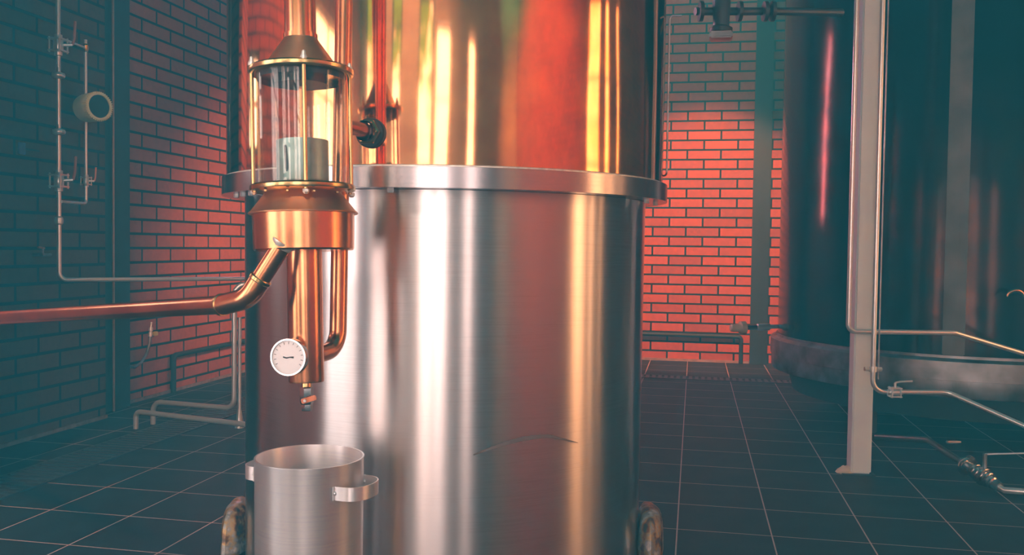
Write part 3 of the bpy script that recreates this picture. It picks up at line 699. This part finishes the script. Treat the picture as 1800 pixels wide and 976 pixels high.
# ------------------------------------------------------------------ post and pipes on the right
pb_ = floorp(1516, 836); pb_ = Vector((pb_.x, pb_.y, 0))+fw*.042
w = 17*3.73/FPX
t = thing('steel_post', 'square grey steel post standing on the tiles before the dark vessel', 'post', pb_)
rz = Matrix.Rotation(YAW*.4, 3, 'Z')
MB().box((-w, -w, .006), (w, w, 4.25), rz, pb_, .006).build('upright', M['grey_paint'], t, pb_)
MB().box((-w*1.9, -w*1.3, 0), (w*1.4, w*1.5, .006), rz, pb_, .001).build('base_plate', M['dark'], t, pb_)
bz = onplane(1522, 643, 1, pb_.y-w).z
def postpipe(x_off, r, y_bot, name):
    pass
ZQ = 3.62
lp0 = at(1492, 560, ZQ); zl = at(1490, 583, ZQ).z; lr = at(1678, 592, ZQ+.05)
tag(MB().tube(fillet([Vector((lp0.x, lp0.y, 4.2)), Vector((lp0.x, lp0.y, zl)), Vector((lr.x, lr.y, zl-.004)), at(1800, 622, ZQ+.12)], .03), .0105, 18).build('riser_pipe', M['pipe'], off=lp0),
    'steel pipe left of the grey post, turning right at the vessel flange', 'pipe')
rp0 = at(1537, 560, ZQ-.05); zr = at(1545, 690, ZQ-.05).z
re = at(1666, 694, ZQ-.02)
tag(MB().tube(fillet([Vector((rp0.x, rp0.y, 4.2)), Vector((rp0.x, rp0.y, zr)), Vector((re.x, re.y, zr)), at(1860, 775, ZQ-.3)], .05), .0095, 18).build('drain_pipe', M['pipe'], off=rp0),
    'steel pipe right of the grey post, bending low to a small valve', 'pipe')
tag(MB().cyl((rp0.x+.022, rp0.y+.01, zr+.05), (rp0.x+.022, rp0.y+.01, 4.2), .003, 8).build('capillary_line', M['worn'], off=(rp0.x+.022, rp0.y+.01, zr+.05)), 'hair thin line just right of the pipes on the grey post', 'pipe')
cl = thing('pipe_clamp', 'small steel clamp holding the right hand pipe to the grey post', 'clamp', Vector((rp0.x, rp0.y, bz))); o = Vector(cl.location)
MB().lathe([(.0100, -.010), (.015, -.010), (.015, .010), (.0100, .010)], o, (0, 0, 1), 24, closed=True).build('clamp_ring', M['pipe'], cl, o)
for sg in (-1, 1): MB().bolt(o+rt*(sg*.034)-rt*(.008*(sg+1)*0), rt*sg*-1, .009, .018).build('clamp_bolt', M['solder'], cl, o)
vc = at(1573, 690, ZQ-.04); vc.z = zr
ball_valve('ball_valve', 'tiny steel ball valve on the low pipe right of the grey post', vc, rt, .62, (0, 0, 1), M['pipe'])
# crumpled scrap at the foot of the post
sp = floorp(1484, 832); mb = MB(); n = 9
for j in range(4):
    for i in range(n):
        a = 2*math.pi*i/n; rr = (.032, .026, .016, .004)[j]*(.7+.6*random.random()); mb.v.append(Vector((sp.x+math.cos(a)*rr, sp.y+math.sin(a)*rr, (0.002, .014, .028, .03)[j]*(.8+.4*random.random()))))
for j in range(3):
    for i in range(n): mb.f.append((j*n+i, j*n+(i+1) % n, (j+1)*n+(i+1) % n, (j+1)*n+i))
mb.f.append(tuple(range(n))); mb.f.append(tuple(range(3*n, 4*n)))
tag(mb.build('crumpled_scrap', M['ivory'], off=(sp.x, sp.y, 0), smooth=False), 'crumpled pale scrap on the floor at the foot of the grey post', 'scrap')
# hose and clamped coupling at the lower right
ZF = 3.50
t = thing('hose_coupling', 'shiny steel coupling of stacked rings low at the right edge', 'coupling', at(1720, 835, ZF)); o = Vector(t.location)
c0 = at(1690, 812, ZF+.06); c1 = at(1765, 862, ZF-.12); dv = (c1-c0).normalized(); L = (c1-c0).length
MB().lathe([(.020, -.01), (.040, 0), (.042, .008), (.040, .016), (.022, .02)], c0+dv*(.1*L), dv, 32).build('clamp_ring', M['chrome'], t, o)
for f, r in ((.30, .030), (.40, .034), (.50, .036), (.60, .030), (.70, .024)):
    MB().lathe([(r*.8, 0), (r, .004), (r, .012), (r*.8, .016)], c0+dv*(f*L), dv, 28).build('collar_ring', M['chrome'], t, o)
MB().cyl(c0, c0+dv*L*.9, .019, 24).build('barrel', M['worn'], t, o)
e = at(1850, 868, ZF-.2)
MB().tube([c0+dv*L*.85, c1, e], .012, 18).build('tail_pipe', M['pipe'], t, o)
st = c0+dv*(.55*L)
MB().cyl(st, Vector((st.x, st.y, st.z+.09)), .008, 14).build('stem', M['worn'], t, o)
MB().tube([Vector((st.x, st.y, st.z+.088)), at(1850, 796, ZF-.1)], .0035, 10).build('lever', M['pipe'], t, o)
hh = [c0+dv*.02, at(1655, 790, ZF+.15), at(1632, 774, ZF+.3), at(1540, 768, ZF+.55)]
tag(MB().tube(fillet(hh, .1), .013, 16).build('black_hose', M['worn_dark'], off=hh[1]), 'dark hose on the floor behind the grey post, ending in the coupling', 'hose')
q = onplane(1676, 777, 2, .011)
tag(MB().lathe([(.004, -.035), (.009, -.03), (.009, .01), (.005, .035)], q-Vector((0, 0, q.z-.01))if False else q, rt, 14).build('pipe_stub', M['pipe'], off=q), 'short bright pipe stub above the dark hose at right', 'pipe')
q = at(1785, 522, 3.9)
tag(MB().tube([q+rt*(-.035*math.cos(a))+Vector((0, 0, .028*math.sin(a))) for a in [i*math.pi/10 for i in range(11)]]+[q+rt*.2+Vector((0, 0, .05))], [.003+.006*math.sin(math.pi*i/12) for i in range(12)], 12).build('curved_handle', M['brass'], off=q), 'small curved metal handle glinting at the right edge of the dark vessel', 'handle')

# ------------------------------------------------------------------ added haze box that lifts the dark tones to teal
hz = MB().box((XL+.004, YF+.004, .001), (XR-.004, YB-.004, WH)).build('haze', bpy.data.materials.new('tone_lift_haze'), smooth=False)
hz['kind'] = 'stuff'; tag(hz, 'thin bluish haze added through the whole room to lift the dark tones', 'haze')
hm = hz.data.materials[0]; hm.use_nodes = True; nt = hm.node_tree; nt.nodes.clear()
out = N(nt, 'ShaderNodeOutputMaterial'); vs = N(nt, 'ShaderNodeVolumeScatter')
vs.inputs['Color'].default_value = (.06, .66, .98, 1); vs.inputs['Density'].default_value = HAZE
nt.links.new(vs.outputs[0], out.inputs['Volume'])
